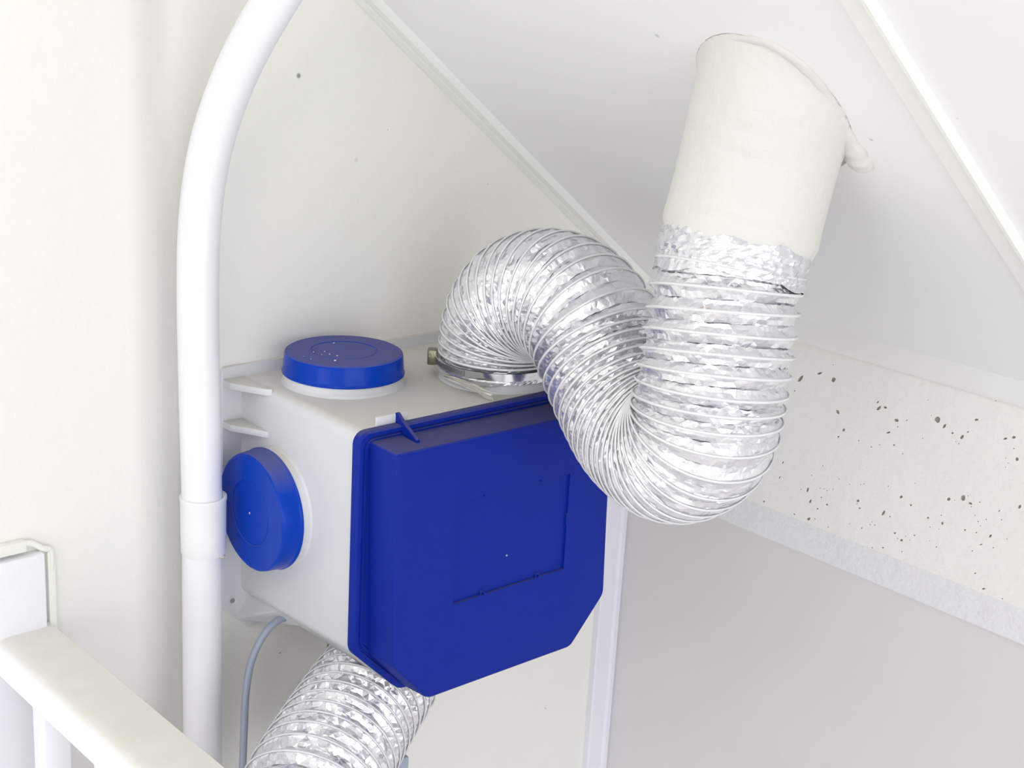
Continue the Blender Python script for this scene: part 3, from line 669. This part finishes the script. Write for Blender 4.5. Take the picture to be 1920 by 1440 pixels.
# hose clamp
clamp = empty('hose_clamp'); tag(clamp, 'stainless worm-drive clamp fastening the foil hose to the unit top', 'hose clamp')
MC = Matrix.Translation(C2)
RC = .0690
def ring_band(name, r0, r1, z0, z1, a0, a1, mat_, parent, n=90):
    vs, fs = [], []
    for i in range(n + 1):
        a = a0 + (a1 - a0) * i / n
        for r, z in ((r0, z0), (r1, z0 + .0004), (r1, z1 - .0004), (r0, z1)): vs.append(MC @ Vector((r * math.cos(a), r * math.sin(a), z)))
    for i in range(n):
        for k in range(4): fs.append((i * 4 + k, i * 4 + (k + 1) % 4, (i + 1) * 4 + (k + 1) % 4, (i + 1) * 4 + k))
    fs += [(0, 1, 2, 3), tuple(n * 4 + k for k in range(4))]
    return link(name, pym(name, vs, fs), mat_, parent, auto=40)
ring_band('band', RC - .0012, RC, .0150, .0240, 0, 2 * math.pi, M_steel, clamp, 180)
aL = math.atan2(-RT.y, -RT.x)            # side of the ring seen at its left
aS, aE = aL + .12, aL + 1.02
ring_band('band_tail', RC, RC + .0010, .0155, .0235, aS, aE, M_steel, clamp, 40)
sv, sf = [], []
for i in range(27):
    a = aS + .12 + (aE - aS - .15) * i / 26
    for da, z in ((-.008, .0175), (.004, .0175), (.012, .0220), (.000, .0220)):
        for r in (RC + .0009, RC + .0013): sv.append(MC @ Vector((r * math.cos(a + da), r * math.sin(a + da), z)))
    b_ = i * 8
    sf += [(b_ + 1, b_ + 3, b_ + 5, b_ + 7), (b_, b_ + 2, b_ + 3, b_ + 1), (b_ + 2, b_ + 4, b_ + 5, b_ + 3), (b_ + 4, b_ + 6, b_ + 7, b_ + 5), (b_ + 6, b_, b_ + 1, b_ + 7), (b_, b_ + 6, b_ + 4, b_ + 2)]
tag(link('slots', pym('slots', sv, sf), M_dark, clamp), 'dark worm slots', kind='stuff')
aH = aL + .02; hc = MC @ Vector(((RC + .004) * math.cos(aH), (RC + .004) * math.sin(aH), .0205))
MH = Matrix.Translation(hc) @ Matrix.Rotation(aH, 4, 'Z')
hb = box('screw_housing', (-.0055, -.0080, -.0085), (.0055, .0080, .0085), M_brass, clamp, .0018, 2, MH)
sc_ = lathe('screw', [(0, .0155), (.0022, .0155), (.0026, .0150), (.0044, .0150), (.0050, .0142), (.0050, .0095), (.0030, .0092), (.0030, .0080), (.0056, .0078), (.0056, .0068), (0, .0068)], M_brass, clamp, MH @ Matrix.Translation((.0015, 0, 0)) @ Matrix.Rotation(math.radians(90), 4, 'X') @ Matrix.Scale(.8, 4), 12)

# painted duct rising into the ceiling
duct = empty('painted_duct'); tag(duct, 'white painted round duct dropping from the sloping ceiling onto the foil hose', 'duct')
top = onC(1455, 187); pA = HP.f(L)[0]; tA = HP.f(L)[1]
DPth = Path([pA - tA * .004, pA + tA * .03, at(1433, 260, 1.300), at(1459, 160, 1.275), at(1484, 50, 1.25), at(1512, -80, 1.22)], smooth=6)
nc = 140; rowsD = 46; dv, df = [], []; rj = np.random.default_rng(8); jn = rj.normal(size=(rowsD, nc))
def contact(p, d):
    return (CD - p.dot(CN)) / d.dot(CN)
for i in range(rowsD):
    fr = i / (rowsD - 1)
    for j in range(nc):
        a = 2 * math.pi * j / nc
        s_ = fr * (DPth.L)
        if i == 0:
            s_ += .0030 * math.sin(2 * a + .6) + .0018 * math.sin(9 * a) + .0004 * jn[0, j]
        p, T_, U_, V_ = DPth.f(s_)
        r = .0700 + .0008 * math.sin(3 * a + 7 * fr) * (.3 + fr * .4) + .0014 * math.exp(-(fr / .10) ** 2) + .0006 * math.exp(-((fr - .42 - .03 * math.sin(a)) / .025) ** 2) + .00010 * jn[i, j]
        if i == 0: r -= .0036
        if i == 1: r -= .0018
        # small bend creases near the ceiling on the outer side
        pass
        w_ = (U_ * math.cos(a) + V_ * math.sin(a)); q_ = p + w_ * r
        h = CD - q_.dot(CN)                       # distance below the ceiling
        if h < 0: q_ = q_ - T_ * (-(h) / T_.dot(CN)) * 1.0; h = 0
        if h < .012:                              # flared filler where the duct meets the ceiling
            k = (1 - h / .012); q_ = q_ + (w_ - CN * w_.dot(CN)) * (.0040 * k * k)
        dv.append(q_)
for i in range(rowsD - 1):
    for j in range(nc): df.append((i * nc + j, i * nc + (j + 1) % nc, (i + 1) * nc + (j + 1) % nc, (i + 1) * nc + j))
me = bpy.data.meshes.new('duct_sleeve'); me.from_pydata([tuple(v) for v in dv], [], df); link('duct_sleeve', me, M_duct, duct, smooth=True)
# rope of filler hugging the duct where it enters the ceiling, ending in a blob on the right
fpx = [(1322, 98), (1332, 84), (1360, 76), (1400, 74), (1440, 82), (1480, 104), (1515, 134), (1545, 172), (1568, 212), (1585, 250), (1602, 282), (1612, 302)]
fr_ = [.0015, .003, .004, .0045, .005, .0055, .006, .0065, .007, .0085, .0125, .0135]
fpts = [onC(u, v, .001) for u, v in fpx]
fc = catmull(fpts, 6); fR = []
for i in range(len(fc)):
    x = i / 6; k = min(int(x), len(fr_) - 2); fR.append((fr_[k] * (1 - (x - k)) + fr_[k + 1] * (x - k)) * (1 + .07 * math.sin(i * 1.3)))
d_end = (fc[-1] - fc[-2]).normalized()
for k_, rr_ in ((.004, .0132), (.008, .0115), (.0115, .0080), (.0130, .0035)): fc.append(fpts[-1] + d_end * k_); fR.append(rr_)
me = sweep_mesh('sealing_bead', fc, fR, 20)
for v_ in me.vertices:   # flatten onto the ceiling
    h = CD - Vector(v_.co).dot(CN); v_.co = Vector(v_.co) + CN * (h * .35)
link('sealing_bead', me, M_duct, duct, smooth=True)

# lower hose
hose2 = empty('foil_hose')
tag(hose2, 'silver foil flexible hose leaving the underside of the unit towards lower left', 'hose', 'silver foil flexible hoses')
H2 = [Vector((C4.x, C4.y, -.300)), at(716, 1262, 1.695), at(690, 1302, 1.660), at(654, 1358, 1.615), at(612, 1430, 1.560), at(570, 1510, 1.51), at(530, 1620, 1.47), at(500, 1760, 1.46), at(480, 1950, 1.48)]
HP2 = Path(H2, smooth=8)
foil_hose(hose2, HP2, interp([(0, .0640), (.04, .0665), (.22, .0700), (HP2.L, .0700)]), interp([(0, .012), (.05, .0165), (HP2.L, .0170)]), lambda s, p: min(.0068, p * .42), seed=9, crumple=1.25)

# ------------------------------------------------------------------ pipe beside the unit
pipe = empty('downpipe'); tag(pipe, 'white plastic pipe rising left of the unit and bending right at the top', 'pipe')
YP = -.045
pp = [Vector((onY(380, 1400, YP).x, YP, FLOOR)), Vector((onY(380, 1400, YP).x, YP, -.7)), onY(380, 1400, YP), onY(379, 1150, YP), onY(379, 960, YP), onY(374, 740, YP), onY(371, 560, YP), onY(372, 470, YP - .001),
      onY(378, 380, YP - .004), onY(392, 290, YP - .011), onY(416, 205, YP - .022), onY(448, 125, YP - .036), onY(484, 55, YP - .052), onY(524, -12, YP - .068), onY(566, -80, YP - .084), onY(612, -155, YP - .10), onY(650, -216, YP - .112), onY(700, -297, YP - .128)]
pth = Path(pp, smooth=16)
PR = .0211
tube('pipe', [pth.f(pth.L * i / 160)[0] for i in range(161)], PR, M_pipe, pipe, 40)
za, zb_ = onY(380, 944, YP - .02).z, onY(382, 1052, YP - .02).z
ccx = onY(381.5, 1000, YP).x
Mq = Matrix.Translation((ccx, YP, zb_))
hh = za - zb_
lathe('coupling', [(PR - .001, 0), (PR + .0018, .0002), (PR + .0026, .0022), (PR + .0028, .02), (PR + .0030, hh - .006), (PR + .0036, hh - .0035), (PR + .0034, hh - .0004), (PR + .0020, hh), (PR + .0012, hh - .0010), (PR - .001, hh - .0016)],
      mat('coupling_pvc', 'edecee', .38, bump=[(40, .0006)], spots=[(onY(409, 1026, YP - .02), .0028, '7d8794', .9), (onY(409, 1020, YP - .02), .0022, '7d8794', .9), (onY(411, 1040, YP - .02), .0014, '8a8f98', .8)]), pipe, Mq, 64)
# small lump of sealant under the coupling
bm = bmesh.new(); bmesh.ops.create_icosphere(bm, subdivisions=2, radius=.003)
c = at(405, 1056, 1.508)
for v_ in bm.verts: v_.co = Vector((v_.co.x * 1.1, v_.co.y * 1.1, v_.co.z * .7)) * rng.uniform(.85, 1.2) + Vector((ccx + .0125, YP - .0165, zb_ - .0012))
me = bpy.data.meshes.new('sealant_lump'); bm.to_mesh(me); bm.free(); link('sealant_lump', me, mat('sealant', 'd9cdbc', .6, bump=[(400, .001)]), pipe, smooth=True)

# grey supply cable
cb = [Vector((.046, -.052, -.279)), at(528, 1160, 1.655), at(508, 1174, 1.645), at(487, 1203, 1.638), at(470, 1245, 1.636), at(461, 1300, 1.640), at(458, 1360, 1.646), at(455, 1440, 1.655), at(452, 1560, 1.67), at(450, 1700, 1.69)]
cp = Path(cb, smooth=4)
tag(tube('supply_cable', [cp.f(cp.L * i / 80)[0] for i in range(81)], .0042, M_cable, None, 16), 'grey electric cable hanging from under the unit beside the white pipe', 'cable')
# blue-grey plastic piece behind the lower hose
lv = at(748, 1440, 1.66)
tag(box('pipe_socket', (lv.x - .02, lv.y - .006, lv.z - .06), (lv.x + .0095, 0.0, lv.z + .0145), M_lav, None, .002), 'blue-grey plastic piece peeking out behind the lower foil hose', 'plastic fitting')

# ------------------------------------------------------------------ stair rail, board and trunking at lower left
YW = WALL_Y_L
rail = empty('stair_railing'); tag(rail, 'white wooden stair railing with dusty handrail at lower left', 'railing')
zr_ = onY(90, 1162, YW).z
xr1 = (onZ(120, 1186, zr_).x + onZ(400, 1427, zr_).x) / 2
xr0 = xr1 - .0620
# profile across x (rounded left shoulder), extruded along -y
rp = [(xr1, zr_), (xr1, zr_ - .034), (xr1 - .003, zr_ - .036), (xr0 + .004, zr_ - .036), (xr0, zr_ - .032), (xr0, zr_ - .014), (xr0 + .0015, zr_ - .008), (xr0 + .005, zr_ - .0035), (xr0 + .010, zr_ - .001), (xr0 + .017, zr_), (xr1 - .002, zr_)]
extr('handrail', rp, (0, YW, 0), (1, 0, 0), (0, 0, 1), (0, -1, 0), 1.05, M_wood, rail)
bw = .027; bxl = xr0 + .016
yn = onX(84, 1390, bxl).y
for k in range(8):
    yy = yn - .130 * k
    box('baluster', (bxl, yy, FLOOR + .06), (bxl + bw, yy + bw, zr_ - .034), M_brd, rail, .002)
box('bottom_rail', (bxl - .004, YW - 1.05, FLOOR), (bxl + bw + .004, YW, FLOOR + .062), M_brd, rail, .003)
brdR, zT = onY(84, 1040, YW - .014).x, onY(84, 1038, YW - .014).z
tag(box('wall_board', (brdR - .30, YW - .014, FLOOR + .001), (brdR, YW, zT), M_brd, None, .0012), 'white painted board on the wall where the handrail ends', 'board')
trunk = empty('cable_trunking'); tag(trunk, 'ivory mini cable trunking running over and down beside the white board', 'trunking')
ta = onY(48, 1014, YW - .008); tb = onY(48, 1034, YW - .008)
box('horizontal_trunk', (ta.x - .25, YW - .010, (tb.z)), (ta.x, YW, ta.z), M_trk, trunk, .0008)
va, vb = onY(89, 1036, YW - .006), onY(103, 1036, YW - .006)
box('vertical_trunk', (va.x, YW - .006, FLOOR + .001), (vb.x, YW, va.z), M_trk, trunk, .0006)
zm = (ta.z + tb.z) / 2
bp = Path([Vector((ta.x - .02, YW - .005, zm)), Vector((ta.x + .004, YW - .005, zm + .001)), onY(66, 1021, YW - .005), onY(82, 1029, YW - .005), Vector(((va.x + vb.x) / 2 - .0005, YW - .0045, va.z + .002)), Vector(((va.x + vb.x) / 2, YW - .004, va.z - .02))])
tube('cable', [bp.f(bp.L * i / 30)[0] for i in range(31)], .0033, M_trk, trunk, 12)
